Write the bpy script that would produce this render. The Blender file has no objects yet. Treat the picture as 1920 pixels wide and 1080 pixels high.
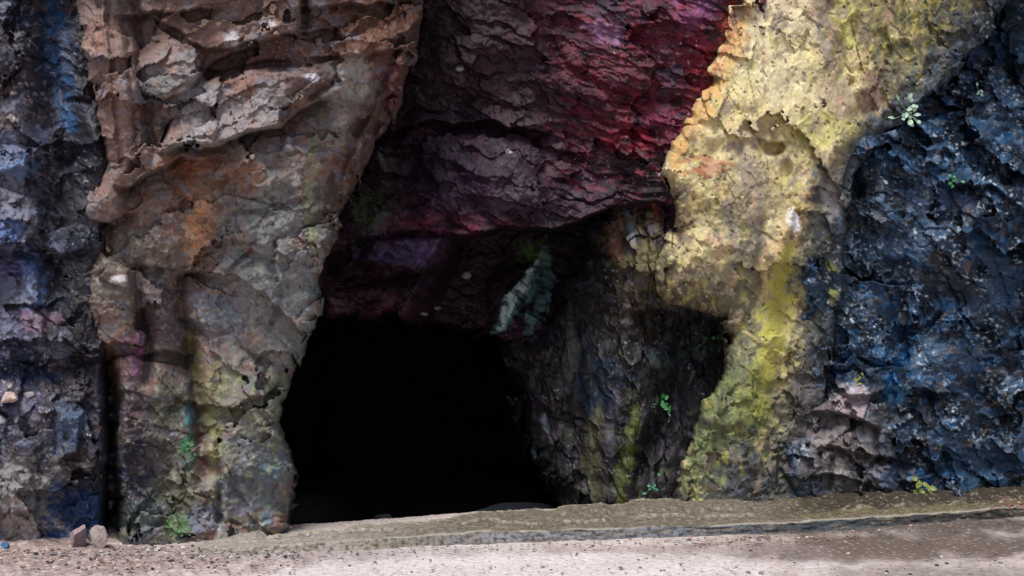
import bpy, bmesh, math, random, mathutils
import numpy as np

# ------------------------------------------------------------------ camera, sky, sun, exposure
S = bpy.context.scene
F, HOR, EYE, DIST = 2000.0, 660.0, 1.6, 10.0          # focal length in photo pixels, horizon row, eye height, metres to y = 0
cam = bpy.data.cameras.new("camera")
cam.sensor_width = 36.0
cam.lens = 36.0 * F / 1920.0
cam.shift_y = (HOR - 540.0) / 1920.0
cam.clip_start, cam.clip_end = 0.1, 2000
co = bpy.data.objects.new("camera", cam)
co.location = (0, -DIST, EYE)
co.rotation_euler = (math.radians(90), 0, 0)
S.collection.objects.link(co)
S.camera = co
SUN_EL, SUN_AZ = 60.0, 200.0                           # azimuth from +Y clockwise: the sun is behind the camera, a little left
w = bpy.data.worlds.new("World")
S.world = w
w.use_nodes = True
nt = w.node_tree
nt.nodes.clear()
sky = nt.nodes.new("ShaderNodeTexSky")
sky.sky_type = 'NISHITA'
sky.sun_disc = False
sky.sun_elevation = math.radians(SUN_EL)
sky.sun_rotation = math.radians(SUN_AZ)
sky.dust_density = 3.0
bg = nt.nodes.new("ShaderNodeBackground")
bg.inputs[1].default_value = 0.085
wo = nt.nodes.new("ShaderNodeOutputWorld")
nt.links.new(sky.outputs[0], bg.inputs[0])
nt.links.new(bg.outputs[0], wo.inputs[0])
sl = bpy.data.lights.new("sun", 'SUN')
sl.energy = 2.8
sl.angle = math.radians(22)
sl.color = (1.0, 0.97, 0.92)
so = bpy.data.objects.new("sun", sl)
so.rotation_euler = (math.radians(90 - SUN_EL), 0, math.radians(180 - SUN_AZ))
so.location = (-3, -8, 12)
S.collection.objects.link(so)
S.view_settings.view_transform = 'Standard'
S.view_settings.look = 'None'
S.view_settings.gamma = 1
S.view_settings.exposure = 0.32

# ------------------------------------------------------------------ numpy noise
def _h(ix, iy, seed):
    n = (ix.astype(np.int64) * 374761393 + iy.astype(np.int64) * 668265263 + seed * 2246822519) & 0xffffffff
    n = ((n ^ (n >> 13)) * 1274126177) & 0xffffffff
    n = ((n ^ (n >> 16)) * 2654435761) & 0xffffffff
    n = n ^ (n >> 15)
    return (n & 0xffffff).astype(np.float32) / 16777215.0

def perlin(x, y, seed=0):
    x0 = np.floor(x); y0 = np.floor(y)
    fx = (x - x0).astype(np.float32); fy = (y - y0).astype(np.float32)
    u = fx * fx * fx * (fx * (fx * 6 - 15) + 10); v = fy * fy * fy * (fy * (fy * 6 - 15) + 10)
    def g(dx, dy):
        a = _h(x0 + dx, y0 + dy, seed) * 6.2831853
        return np.cos(a) * (fx - dx) + np.sin(a) * (fy - dy)
    a = g(0, 0); b = g(1, 0); c = g(0, 1); d = g(1, 1)
    return ((a + (b - a) * u) * (1 - v) + (c + (d - c) * u) * v) * 1.5

def fbm(x, y, sc, octv=4, seed=0, gain=0.5, lac=2.03):
    t = 0; a = 1.0; s = 0.0
    x = x / sc; y = y / sc
    for i in range(octv):
        t = t + a * perlin(x + 17.3 * i, y - 9.1 * i, seed + i * 7)
        s += a; a *= gain; x = x * lac; y = y * lac
    return t / s * 1.6

def ridged(x, y, sc, octv=4, seed=0, gain=0.5):
    t = 0; a = 1.0; s = 0.0
    x = x / sc; y = y / sc
    for i in range(octv):
        t = t + a * (1 - np.abs(perlin(x, y, seed + i * 11)) * 2)
        s += a; a *= gain; x = x * 2.1; y = y * 2.1
    return t / s

def facets(x, y, sc, seed=0, tilt=0.6, off=0.5, jit=0.9):
    """broken rock: each cell is a tilted plane.  returns height (in units of sc), edge distance, cell id"""
    x = x / sc; y = y / sc
    x0 = np.floor(x); y0 = np.floor(y)
    d1 = np.full(x.shape, 9.0, np.float32); d2 = d1.copy()
    hh = np.zeros(x.shape, np.float32); cid = hh.copy()
    for i in (-1, 0, 1):
        for j in (-1, 0, 1):
            cx = x0 + i; cy = y0 + j
            px = cx + 0.5 + (_h(cx, cy, seed) - .5) * jit; py = cy + 0.5 + (_h(cx, cy, seed + 1) - .5) * jit
            dx = x - px; dy = y - py
            d = dx * dx + dy * dy
            h = ((_h(cx, cy, seed + 2) - .5) * 2 * tilt) * dx + ((_h(cx, cy, seed + 3) - .5) * 2 * tilt) * dy + (_h(cx, cy, seed + 4) - .5) * off
            m = d < d1
            d2 = np.where(m, d1, np.minimum(d2, d))
            hh = np.where(m, h, hh); cid = np.where(m, _h(cx, cy, seed + 5), cid)
            d1 = np.where(m, d, d1)
    return hh, np.sqrt(d2) - np.sqrt(d1), cid

def ss(a, b, x):
    t = np.clip((x - a) / (b - a), 0, 1)
    return t * t * (3 - 2 * t)

def rot(x, y, deg):
    c, s = math.cos(math.radians(deg)), math.sin(math.radians(deg))
    return x * c + y * s, -x * s + y * c

def seg_dist(x, y, pts):
    """distance to a polyline and position 0..1 along it"""
    best = np.full(x.shape, 1e9, np.float32); tt = np.zeros(x.shape, np.float32)
    n = len(pts) - 1
    for k in range(n):
        (ax, ay), (bx, by) = pts[k], pts[k + 1]
        dx, dy = bx - ax, by - ay
        t = np.clip(((x - ax) * dx + (y - ay) * dy) / (dx * dx + dy * dy + 1e-9), 0, 1)
        d = np.hypot(x - ax - t * dx, y - ay - t * dy)
        m = d < best
        best = np.where(m, d, best); tt = np.where(m, (k + t) / n, tt)
    return best, tt

def poly_sdf(x, y, pts):
    """positive inside"""
    d, _ = seg_dist(x, y, pts + [pts[0]])
    ins = np.zeros(x.shape, bool)
    n = len(pts)
    for k in range(n):
        (ax, ay), (bx, by) = pts[k], pts[(k + 1) % n]
        if ay == by: continue
        c = ((ay > y) != (by > y)) & (x < (bx - ax) * (y - ay) / (by - ay) + ax)
        ins ^= c
    return np.where(ins, d, -d)

def lin(c):
    c = np.asarray(c, np.float32) / 255.0
    return np.where(c <= 0.04045, c / 12.92, ((c + 0.055) / 1.055) ** 2.4)

# ------------------------------------------------------------------ a sculpted rock sheet
class Rock:
    """one mass of the cliff: a depth relief y(u,v), u and v being photo columns and rows at that depth"""
    def __init__(s, x0, x1, y0, y1, step, seed):
        def axis(a, b, lo, hi):
            m = np.arange(max(a, lo), min(b, hi) + .1, step)
            l2, h2 = max(a, lo - 360), min(b, hi + 360)
            pre = [] if a >= lo else np.concatenate([np.arange(a, l2, 16.0), np.arange(l2, lo, 5.0)])
            post = [] if b <= hi else np.concatenate([np.arange(hi + 5, h2, 5.0), np.arange(h2 + 5, b + 16, 16.0)])
            return np.concatenate([pre, m, post])
        us = axis(x0, x1, -30, 1950); vs = axis(y0, y1, -30, 1100)
        s.u, s.v = np.meshgrid(us, vs)
        s.u = s.u.astype(np.float32); s.v = s.v.astype(np.float32)
        s.y = np.zeros(s.u.shape, np.float32)
        s.c = np.zeros(s.u.shape + (3,), np.float32)
        s.wet = np.zeros(s.u.shape, np.float32)
        s.sd = np.full(s.u.shape, 999.0, np.float32)
        s.fid = np.zeros(s.u.shape, np.float32)
        s.seed = seed; s.k = 0
        s.w1 = fbm(s.u, s.v, 60, 5, seed + 900); s.w2 = fbm(s.u, s.v, 60, 5, seed + 950)
        s.f = fbm(s.u, s.v, 14, 3, seed + 970)
    # --- outline
    def cut(s, pts, rough=7, R=60, Rm=0.35, skirt=2.0, sk=7):
        sd = poly_sdf(s.u, s.v, pts) + rough * (fbm(s.u, s.v, 70, 5, s.seed + 40, 0.55))
        h1, e1, c1 = facets(s.u + 10 * s.w1, s.v + 10 * s.w2, 62, s.seed + 44, 1.0, 1.0)
        h2, e2, c2 = facets(s.u + 5 * s.w2, s.v + 5 * s.w1, 24, s.seed + 46, 1.0, 1.0)
        sd = sd + rough * 1.3 * h1 + rough * .6 * h2
        s.sd = sd
        R = R * np.clip(.62 + .5 * fbm(s.u, s.v, 110, 3, s.seed + 48), .2, 1.3)
        t = np.clip(1 - sd / R, 0, 1)
        s.y += Rm * (1 - np.sqrt(np.clip(1 - t * t, 0, 1)))
        s.y += skirt * np.clip(-sd / sk, 0, 1.3) ** 1.2
        s.sk = sk
    # --- relief
    def ledge(s, pts, jut=0.2, up=60, under=0.12, down=30, jag=8, ends=30):
        """rock above the line juts out, rock below is set back"""
        xs = [p[0] for p in pts]; ys = [p[1] for p in pts]
        yl = np.interp(s.u, xs, ys) + jag * fbm(s.u, s.v * .3, 45, 4, s.seed + 60 + s.k); s.k += 1
        e = ss(xs[0] - ends, xs[0] + ends * .3, s.u) * ss(xs[-1] + ends, xs[-1] - ends * .3, s.u)
        d = yl - s.v
        a = ss(-4, 3, d)
        s.y += e * (-jut * a * np.exp(-np.maximum(d, 0) / up) + under * (1 - a) * np.exp(-np.maximum(-d, 0) / down))
    def groove(s, pts, wid, dep, jag=6, prof=2.0, ends=.12):
        d, t = seg_dist(s.u + jag * s.w1, s.v + jag * s.w2, pts)
        s.y += dep * np.exp(-(d / wid) ** prof) * ss(0, ends, t + 1e-3) * ss(1, 1 - ends, t - 1e-3)
    def bump(s, cx, cy, rx, ry, amt, deg=0, hard=1.0):
        a, b = rot(s.u - cx, s.v - cy, deg)
        r = np.sqrt((a / rx) ** 2 + (b / ry) ** 2) + .18 * s.w1
        s.y -= amt * ss(1.0, 1.0 - hard, r)
    def block(s, pts, amt, soft=8, rough=6, tilt=(0, 0)):
        """an angular slab standing amt proud (negative: a hollow)"""
        sd = poly_sdf(s.u, s.v, pts) + rough * s.w1
        m = ss(-soft * .3, soft, sd)
        cx = np.mean([p[0] for p in pts]); cy = np.mean([p[1] for p in pts])
        s.y -= m * (amt + tilt[0] * (s.u - cx) / 200 + tilt[1] * (s.v - cy) / 200)
    def crag(s, layers, deg=0, stretch=1.0, warp=12, mask=1.0):
        a, b = rot(s.u + warp * s.w1, s.v + warp * s.w2, deg)
        a = a / stretch
        ids = []
        for i, (sc, amp, tilt) in enumerate(layers):
            h, e, cid = facets(a + sc * .15 * s.w2, b + sc * .15 * s.w1, sc, s.seed + 100 + i * 13, tilt, 1.0)
            pm = .25 + 1.1 * ss(-.35, .55, fbm(s.u, s.v, sc * 2.4, 3, s.seed + 160 + i * 3)) if i else 1.0
            s.y += mask * pm * amp * h
            ids.append(cid); s.edge = e
        s.ids = ids
        if len(ids) > 2: s.fid = (ids[1] - .5) + .8 * (ids[2] - .5)
    def strata(s, period, amp, deg, warp=14, mask=1.0):
        """thin beds: each juts further toward its lower edge, then steps back"""
        s.k += 1
        a, b = rot(s.u, s.v, deg)
        t = (b + warp * fbm(a, b * .6, 90, 4, s.seed + 210 + s.k) + warp * .4 * s.w1) / period
        i = np.floor(t); f = t - i
        k = .3 + 1.4 * _h(i, i * 0, s.seed + s.k) * ss(-.4, .4, fbm(a + i * 57, i * 31., period * 3.2, 3, s.seed + 220 + s.k))
        s.y += mask * amp * k * (.5 - f ** 1.5)
    def rough(s, sc, amp, octv=4, stretch=(1, 1), ridge=False, gain=.55, mask=1.0):
        s.k += 1
        f = (ridged if ridge else fbm)(s.u / stretch[0], s.v / stretch[1], sc, octv, s.seed + 300 + s.k * 5, gain)
        s.y += mask * amp * f
        return f
    # --- colour of the stone, with some shade painted in
    def base(s, col): s.c[:] = lin(col)
    def _mix(s, m, col):
        s.c += (lin(col) - s.c) * np.clip(m, 0, 1)[..., None]
    def blob(s, cx, cy, rx, ry, col, a=1.0, deg=0, br=.55, soft=.34, fine=.45, wet=None):
        s.k += 1
        p, q = rot(s.u - cx, s.v - cy, deg)
        n = fbm(s.u, s.v, 45, 4, s.seed + 500 + s.k * 3)
        r = np.sqrt((p / rx) ** 2 + (q / ry) ** 2) + br * n + fine * s.f
        g = fbm(s.u, s.v, 8, 3, s.seed + 506 + s.k * 3)
        m = a * ss(1 + soft, 1 - soft, r + .3 * g + .55 * s.fid) * (.8 + .4 * ss(-.4, .4, g))
        s._mix(m, col)
        if wet is not None: s.wet += (wet - s.wet) * np.clip(m, 0, 1)
    def stroke(s, pts, wid, col, a=1.0, br=.5, taper=True, wob=8, crisp=0):
        s.k += 1
        d, t = seg_dist(s.u + wob * s.w1, s.v + wob * s.w2, pts)
        n = fbm(s.u, s.v, 22, 4, s.seed + 500 + s.k * 3)
        ww = wid * (0.45 + 0.55 * np.sin(np.pi * np.clip(t, .05, .95))) if taper else wid
        st = fbm(s.u, s.v / 3.5, 7, 3, s.seed + 505 + s.k * 3)
        if crisp: m = ss(1.15, .75, d / ww + br * n + .5 * fbm(rot(s.u, s.v, crisp)[0], rot(s.u, s.v, crisp)[1] / 5, 6, 4, s.seed + 507 + s.k) + .2 * s.f)
        else: m = ss(1.7, .2, d / ww + br * n + .5 * s.fid + .35 * st + .25 * s.f)
        s._mix(a * m, col)
    def mottle(s, sc, th, col, a=1.0, soft=.25, mask=1.0, stretch=(1, 1), octv=3, deg=0):
        s.k += 1
        p, q = rot(s.u, s.v, deg)
        n = fbm(p / stretch[0], q / stretch[1], sc, octv, s.seed + 700 + s.k * 3)
        m = a * ss(th, th + soft, n) * mask
        if sc < 10: m = m * ss(.1, .5, fbm(s.u, s.v, 70, 4, s.seed + 730 + s.k))
        s._mix(m, col)
    def vary(s, sc=90, amt=.35, fine=.3):
        s.k += 1
        n = fbm(s.u, s.v, sc, 5, s.seed + 800 + s.k)
        n2 = fbm(s.u, s.v, 9, 3, s.seed + 820 + s.k)
        n3 = fbm(s.u, s.v, 5, 2, s.seed + 825 + s.k)
        s.c *= np.exp(amt * n + .42 * s.fid + fine * n2 + fine * .6 * n3)[..., None]
        t = fbm(s.u, s.v, 35, 4, s.seed + 840)
        s.c[..., 0] *= 1 + .10 * t; s.c[..., 2] *= 1 - .10 * t
    def zone(s, cx, cy, rx, ry, soft=.5, deg=0, br=.3):
        p, q = rot(s.u - cx, s.v - cy, deg)
        return ss(1 + soft, 1 - soft, np.sqrt((p / rx) ** 2 + (q / ry) ** 2) + br * s.w1)
    # --- mesh
    def build(s, name, mat, gain=1.2, parts=(), sat=1.3):
        d = DIST + s.y
        X = (s.u - 960) / F * d
        Z = np.maximum(EYE - (s.v - HOR) / F * d, -0.4)
        keep = s.sd > -getattr(s, 'sk', 7) * 1.25
        P = np.stack([X, s.y, Z], -1)
        lum = s.c @ np.array([.3, .55, .15], np.float32)
        s.c = np.maximum(lum[..., None] + (s.c - lum[..., None]) * sat, .0)
        col = np.concatenate([np.clip(s.c * gain, .003, .85), np.clip(s.wet, 0, 1)[..., None]], -1)
        SURF.append((s.u, s.v, np.where(keep, s.y, 99)))
        own = np.zeros(s.u.shape, np.int8)
        for k, (pn, lab, pts) in enumerate(parts):
            own[(poly_sdf(s.u, s.v, pts) + 7 * s.w1) > 0] = k + 1
        nrm = grid_normals(P)
        root = grid_mesh(name, P, col, mat, keep, own == 0, nrm)
        for k, (pn, lab, pts) in enumerate(parts):
            o = grid_mesh(pn, P, col, mat, keep, own == k + 1, nrm)
            o.parent = root
            if lab: o['label'] = lab
        return root

SURF = []
def grid_normals(P):
    du = np.gradient(P, axis=1); dv = np.gradient(P, axis=0)
    n = np.cross(dv, du)
    return n / (np.linalg.norm(n, axis=-1, keepdims=True) + 1e-12)

def grid_mesh(name, P, col, mat, keep, sel=None, nrm=None):
    nr, nc = P.shape[:2]
    idx = np.arange(nr * nc).reshape(nr, nc)
    q = np.stack([idx[:-1, :-1], idx[1:, :-1], idx[1:, 1:], idx[:-1, 1:]], -1)
    km = keep[:-1, :-1] & keep[1:, :-1] & keep[1:, 1:] & keep[:-1, 1:]
    if sel is not None: km &= sel[:-1, :-1]
    q = q[km]
    used = np.zeros(nr * nc, bool); used[q.ravel()] = True
    q = (np.cumsum(used) - 1)[q]
    V = P.reshape(-1, 3)[used].astype(np.float32)
    C = col.reshape(-1, 4)[used].astype(np.float32)
    me = bpy.data.meshes.new(name)
    me.vertices.add(len(V)); me.vertices.foreach_set('co', V.ravel())
    nf = len(q)
    me.loops.add(nf * 4); me.loops.foreach_set('vertex_index', q.ravel().astype(np.int32))
    me.polygons.add(nf)
    me.polygons.foreach_set('loop_start', np.arange(nf, dtype=np.int32) * 4)
    me.update(calc_edges=True)
    me.polygons.foreach_set('use_smooth', np.ones(nf, bool))
    if nrm is not None:
        me.normals_split_custom_set_from_vertices(nrm.reshape(-1, 3)[used].astype(np.float32))
    at = me.color_attributes.new('stone', 'FLOAT_COLOR', 'POINT')
    at.data.foreach_set('color', C.ravel())
    me.materials.append(mat)
    o = bpy.data.objects.new(name, me)
    S.collection.objects.link(o)
    return o

def surf_at(u, v):
    """depth of the frontmost rock at a photo column and row"""
    best = 99.
    for (U, V, Y) in SURF:
        us, vs = U[0], V[:, 0]
        if not (us[0] < u < us[-1] and vs[0] < v < vs[-1]): continue
        i = np.searchsorted(vs, v); j = np.searchsorted(us, u)
        best = min(best, float(Y[i, j]))
    return best

# ------------------------------------------------------------------ materials
def nodes(name):
    m = bpy.data.materials.new(name); m.use_nodes = True
    t = m.node_tree
    return m, t, t.nodes['Principled BSDF']

def stone_mat(name, rough=.8, wetrough=.3, bump=.5, scale=60., spec=.4):
    m, t, b = nodes(name)
    A = t.nodes.new('ShaderNodeAttribute'); A.attribute_name = 'stone'
    tc = t.nodes.new('ShaderNodeTexCoord')
    n1 = t.nodes.new('ShaderNodeTexNoise'); n1.inputs['Scale'].default_value = scale; n1.inputs['Detail'].default_value = 6; n1.inputs['Roughness'].default_value = .65
    t.links.new(tc.outputs['Object'], n1.inputs['Vector'])
    mr = t.nodes.new('ShaderNodeMapRange'); mr.inputs[1].default_value = .3; mr.inputs[2].default_value = .7; mr.inputs[3].default_value = .8; mr.inputs[4].default_value = 1.2
    t.links.new(n1.outputs[0], mr.inputs[0])
    mx = t.nodes.new('ShaderNodeMix'); mx.data_type = 'RGBA'; mx.blend_type = 'MULTIPLY'; mx.inputs[0].default_value = 1
    t.links.new(A.outputs['Color'], mx.inputs[6]); t.links.new(mr.outputs[0], mx.inputs[7])
    t.links.new(mx.outputs[2], b.inputs['Base Color'])
    r = t.nodes.new('ShaderNodeMapRange'); r.inputs[3].default_value = rough; r.inputs[4].default_value = wetrough
    t.links.new(A.outputs['Alpha'], r.inputs[0]); t.links.new(r.outputs[0], b.inputs['Roughness'])
    b.inputs['Specular IOR Level'].default_value = spec
    bp = t.nodes.new('ShaderNodeBump'); bp.inputs['Strength'].default_value = bump; bp.inputs['Distance'].default_value = .012
    t.links.new(n1.outputs[0], bp.inputs['Height']); t.links.new(bp.outputs[0], b.inputs['Normal'])
    return m

def plain_mat(name, col, rough=.7, var=.3, scale=30., trans=0):
    m, t, b = nodes(name)
    tc = t.nodes.new('ShaderNodeTexCoord')
    n = t.nodes.new('ShaderNodeTexNoise'); n.inputs['Scale'].default_value = scale; n.inputs['Detail'].default_value = 5
    t.links.new(tc.outputs['Object'], n.inputs['Vector'])
    mr = t.nodes.new('ShaderNodeMapRange'); mr.inputs[1].default_value = .25; mr.inputs[2].default_value = .75; mr.inputs[3].default_value = 1 - var; mr.inputs[4].default_value = 1 + var
    t.links.new(n.outputs[0], mr.inputs[0])
    mx = t.nodes.new('ShaderNodeMix'); mx.data_type = 'RGBA'; mx.blend_type = 'MULTIPLY'; mx.inputs[0].default_value = 1
    mx.inputs[6].default_value = tuple(col) + (1,)
    t.links.new(mr.outputs[0], mx.inputs[7]); t.links.new(mx.outputs[2], b.inputs['Base Color'])
    b.inputs['Roughness'].default_value = rough
    bp = t.nodes.new('ShaderNodeBump'); bp.inputs['Strength'].default_value = .4; bp.inputs['Distance'].default_value = .01
    t.links.new(n.outputs[0], bp.inputs['Height']); t.links.new(bp.outputs[0], b.inputs['Normal'])
    return m

def tag(o, label=None, cat=None, group=None, kind='thing'):
    if label: o['label'] = label
    if cat: o['category'] = cat
    if group: o['group'] = group
    if kind: o['kind'] = kind
    return o

DRY = stone_mat('dry_stone', .85, .45, .5, 55)
WET = stone_mat('wet_stone', .75, .33, .6, 50, spec=.32)

# ------------------------------------------------------------------ left dark wall
def left_wall():
    r = Rock(-700, 230, -700, 1060, 2, 11)
    u, v = r.u, r.v
    r.y += -1.25 + (r.u - 0) * .0004
    r.cut([(-720, -720), (160, -720), (160, -20), (186, 120), (206, 300), (196, 470), (190, 640), (204, 690), (205, 800), (198, 1080), (-720, 1080)], rough=6, R=50, Rm=.2, skirt=1.2)
    r.rough(260, .16, 3)
    r.crag([(150, .17, .9), (62, .075, 1.0), (27, .034, 1.1), (12, .013, 1.1)], deg=-12, stretch=1.15, warp=18)
    r.rough(12, .010, 3)
    r.groove([(85, -20), (100, 160), (140, 330)], 30, .22)
    r.groove([(60, 180), (95, 420), (100, 640)], 26, .16)
    r.groove([(205, 640), (212, 850), (208, 1030)], 12, .5)
    r.block([(-40, 272), (55, 275), (60, 322), (-40, 330)], .12)
    r.block([(-40, 340), (75, 370), (85, 455), (-40, 470)], .10)
    r.block([(25, 480), (75, 482), (78, 575), (50, 560)], .08)
    r.block([(-40, 580), (85, 590), (90, 660), (-40, 680)], .10)
    r.block([(100, 780), (160, 770), (150, 850), (110, 865)], .10)
    r.block([(-60, 880), (60, 890), (70, 960), (-60, 985)], .14)
    r.ledge([(-30, 690), (80, 672), (200, 668)], .07, 40, .10, 25)
    r.ledge([(-30, 470), (90, 478), (160, 470)], .05, 40, .10, 20)
    r.base((47, 46, 55)); r.wet[:] = .6
    r.vary(110, .35, .25)
    r.mottle(40, .15, (72, 66, 70), .8)
    r.mottle(60, .25, (36, 48, 72), .8)
    r.mottle(34, .35, (66, 54, 60), .8)
    r.stroke([(150, 60), (140, 240), (130, 420), (130, 640)], 40, (28, 28, 34), .85, taper=False)
    r.stroke([(92, -10), (108, 80), (122, 160), (130, 240)], 22, (42, 74, 112), .9)
    r.blob(20, 300, 48, 26, (88, 112, 146), .9)
    r.blob(30, 395, 55, 50, (98, 98, 112), .8)
    r.blob(8, 430, 26, 26, (70, 92, 140), .8)
    r.blob(55, 525, 26, 48, (84, 104, 148), .9)
    r.blob(15, 515, 26, 30, (86, 80, 115), .8)
    r.blob(12, 205, 36, 36, (140, 124, 122), .7)
    r.blob(15, 640, 55, 60, (50, 48, 74), .8)
    r.blob(70, 600, 30, 18, (110, 88, 104), .8)
    r.blob(20, 760, 46, 40, (84, 80, 104), .7)
    r.blob(128, 815, 36, 40, (70, 84, 108), .8)
    r.blob(45, 690, 50, 30, (42, 54, 80), .7)
    r.blob(36, 930, 80, 62, (116, 113, 112), .9, wet=.1)
    r.blob(30, 1005, 110, 32, (152, 141, 138), .9, wet=.05)
    r.mottle(13, .30, (112, 112, 128), .7, .25, mask=ss(130, 80, u))
    fa = r.ids[1] * .5 + r.ids[2] * .5
    r._mix(ss(.64, .72, fa) * .65 * ss(150, 100, u), (94, 98, 118))
    r.mottle(22, .25, (30, 30, 36), .8, .3)
    r.mottle(30, .0, (128, 122, 120), .8, .3, mask=ss(860, 960, v) * ss(130, 70, u))
    r.mottle(16, .2, (168, 158, 152), .7, .3, mask=ss(880, 980, v) * ss(150, 90, u))
    r.mottle(22, .1, (92, 86, 92), .7, .3, mask=ss(700, 760, v) * ss(120, 60, u))
    r.blob(140, 955, 46, 46, (26, 52, 88), .95, wet=.8)
    r.blob(115, 1010, 28, 20, (24, 58, 104), .9)
    r.blob(140, 880, 40, 30, (58, 52, 52), .8)
    fl = 1 - r.zone(130, 400, 40, 300)
    r.mottle(7, .72, (170, 168, 178), .8, .2, octv=2)
    r.mottle(9, .66, (120, 130, 160), .7, .2, octv=2)
    r.mottle(8, .55, (190, 178, 176), .9, .2, octv=2, mask=r.zone(40, 700, 90, 110) + r.zone(20, 210, 60, 60) + r.zone(150, 280, 18, 40))
    o = r.build('rock_wall', WET, 1.35, sat=1.0)
    return tag(o, 'dark blue and purple wet rock wall left of the brown pillar', 'rock wall')
left_wall()

# ------------------------------------------------------------------ brown pillar on the left of the cave
def brown_pillar():
    r = Rock(100, 830, -700, 1060, 2, 23)
    u, v = r.u, r.v
    r.y += -0.95 + (u - 300) * .0009
    r.y -= .25 * ss(750, 100, v)                       # leans out upward
    r.y += .55 * ss(560, 790, u) * ss(560, 120, v)     # upper right turns into the cave
    r.cut([(135, -720), (815, -720), (800, -20), (770, 110), (730, 215), (690, 305), (640, 395), (612, 470), (596, 520), (600, 570), (575, 625), (545, 690), (528, 745), (518, 790), (532, 830), (548, 885), (540, 940), (530, 1080),
           (212, 1080), (206, 860), (204, 720), (168, 640), (158, 520), (166, 430), (160, 385), (186, 300), (178, 180), (152, 90), (138, -20)], rough=7, R=62, Rm=.36, skirt=2.2)
    r.crag([(210, .22, .9)], deg=-24, stretch=1.3, warp=22)
    # vertical rib at the left
    r.block([(150, -720), (262, -720), (238, -10), (262, 110), (272, 230), (290, 290), (236, 345), (232, 408), (176, 420), (150, 400), (186, 300), (175, 150)], .13, soft=26)
    for p in ([(200, -40), (214, 160), (232, 330)], [(225, -40), (246, 150), (258, 290)], [(182, -40), (196, 150), (208, 260)]):
        r.groove(p, 6, .055)
    r.groove([(252, -30), (262, 120), (280, 250), (300, 300)], 9, .10)
    # slabs and ledges stepping up to the right
    r.block([(258, -720), (568, -720), (570, 0), (560, 60), (500, 76), (428, 98), (376, 92), (335, 60), (256, 24)], .20, soft=7, tilt=(0, -.02))
    r.ledge([(235, 30), (330, 22), (400, 14)], .09, 40, .14, 18)
    r.block([(376, 165), (385, 130), (430, 98), (565, 60), (640, 50), (650, 100), (585, 130), (440, 130), (400, 150)], -.16, soft=7)
    r.block([(258, 110), (300, 80), (352, 70), (385, 100), (375, 140), (350, 172), (315, 190), (262, 176)], .13, soft=7, tilt=(.03, .05))
    r.block([(300, 285), (318, 230), (345, 190), (395, 165), (440, 132), (540, 130), (592, 140), (600, 162), (565, 192), (530, 206), (526, 238), (462, 250), (400, 276), (336, 272)], .20, soft=6, tilt=(-.03, .08))
    r.block([(336, 200), (392, 172), (412, 240), (400, 276), (340, 272)], .05, soft=5, tilt=(.04, .05))
    r.ledge([(332, 274), (400, 277), (462, 250), (528, 238), (560, 205), (600, 186)], .10, 40, .30, 28, jag=5)
    r.groove([(345, 165), (395, 140), (470, 125), (560, 118)], 7, .10)
    r.groove([(575, 190), (600, 165), (640, 150)], 8, .12)
    r.ledge([(236, 350), (290, 322), (338, 296)], .14, 50, .24, 28)
    r.bump(196, 385, 46, 40, .12, hard=.6)
    r.ledge([(168, 410), (205, 418), (240, 398)], .10, 40, .20, 26)
    r.ledge([(600, 105), (690, 100), (760, 90)], .08, 36, .12, 18)
    r.ledge([(575, 12), (700, 8), (770, 2)], .14, 30, .16, 26)
    r.groove([(568, -30), (572, 40), (566, 66)], 9, .14)
    r.groove([(757, 60), (735, 120), (692, 195), (655, 285), (622, 372)], 10, .14)
    r.groove([(725, 190), (690, 260), (650, 340)], 6, .07)
    # big lower bulge
    r.bump(470, 520, 150, 260, .22, deg=8)
    r.bump(360, 370, 90, 50, .06)
    r.ledge([(275, 500), (320, 500), (345, 505), (420, 520)], .05, 40, .07, 20)
    r.groove([(345, 505), (338, 560), (345, 600), (380, 640)], 10, .18)
    r.groove([(260, 480), (258, 560), (275, 640), (270, 740)], 10, .14)
    r.groove([(345, 610), (362, 690), (378, 770), (376, 850), (402, 905)], 15, .24)
    r.ledge([(275, 665), (310, 655), (345, 665)], .08, 40, .13, 26)
    r.bump(385, 720, 24, 110, .09)
    r.bump(235, 520, 50, 110, .10)
    r.bump(302, 590, 34, 70, .09)
    r.groove([(205, 640), (215, 850), (212, 1040)], 14, .4)
    r.block([(455, 610), (520, 570), (585, 560), (560, 640), (520, 690), (470, 680)], -.05, soft=14)
    r.groove([(408, 800), (412, 900), (410, 1010)], 8, .08)
    r.block([(225, 745), (345, 745), (360, 900), (320, 960), (225, 930)], -.09, soft=30)
    r.ledge([(220, 1000), (380, 985), (540, 975)], -.05, 60, .0, 30)
    r.rough(240, .10, 3)
    up = ss(640, 300, v)
    r.crag([(120, .13, 1.0), (56, .06, 1.1), (25, .016, 1.0), (11, .005, 1.0)], deg=-22, stretch=1.5, warp=16, mask=.85 + .15 * up)
    r.strata(46, .05, -20, 20, mask=up * ss(250, 330, u))
    r.strata(54, .045, 58, 26, mask=(1 - up))
    r.ledge([(440, 395), (500, 388), (560, 372)], .04, 30, .06, 14)
    r.ledge([(430, 500), (470, 470), (520, 490), (580, 480)], .05, 40, .06, 16)
    r.groove([(520, 440), (505, 500), (530, 560), (500, 640)], 6, .06)
    r.groove([(440, 640), (500, 690), (480, 760)], 6, .05)
    r.ledge([(440, 760), (500, 740), (545, 700)], .05, 40, .07, 18)
    r.rough(30, .014, 4, ridge=True)
    r.rough(13, .008, 3)
    # colour
    r.base((114, 94, 89))
    r.vary(120, .22, .20)
    r.mottle(46, .05, (122, 120, 122), .7, .3, stretch=(1.4, 1), deg=-20)
    r.mottle(60, .15, (128, 92, 78), .7, .3)
    r.blob(225, 200, 55, 240, (122, 96, 89), .8)
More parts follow.
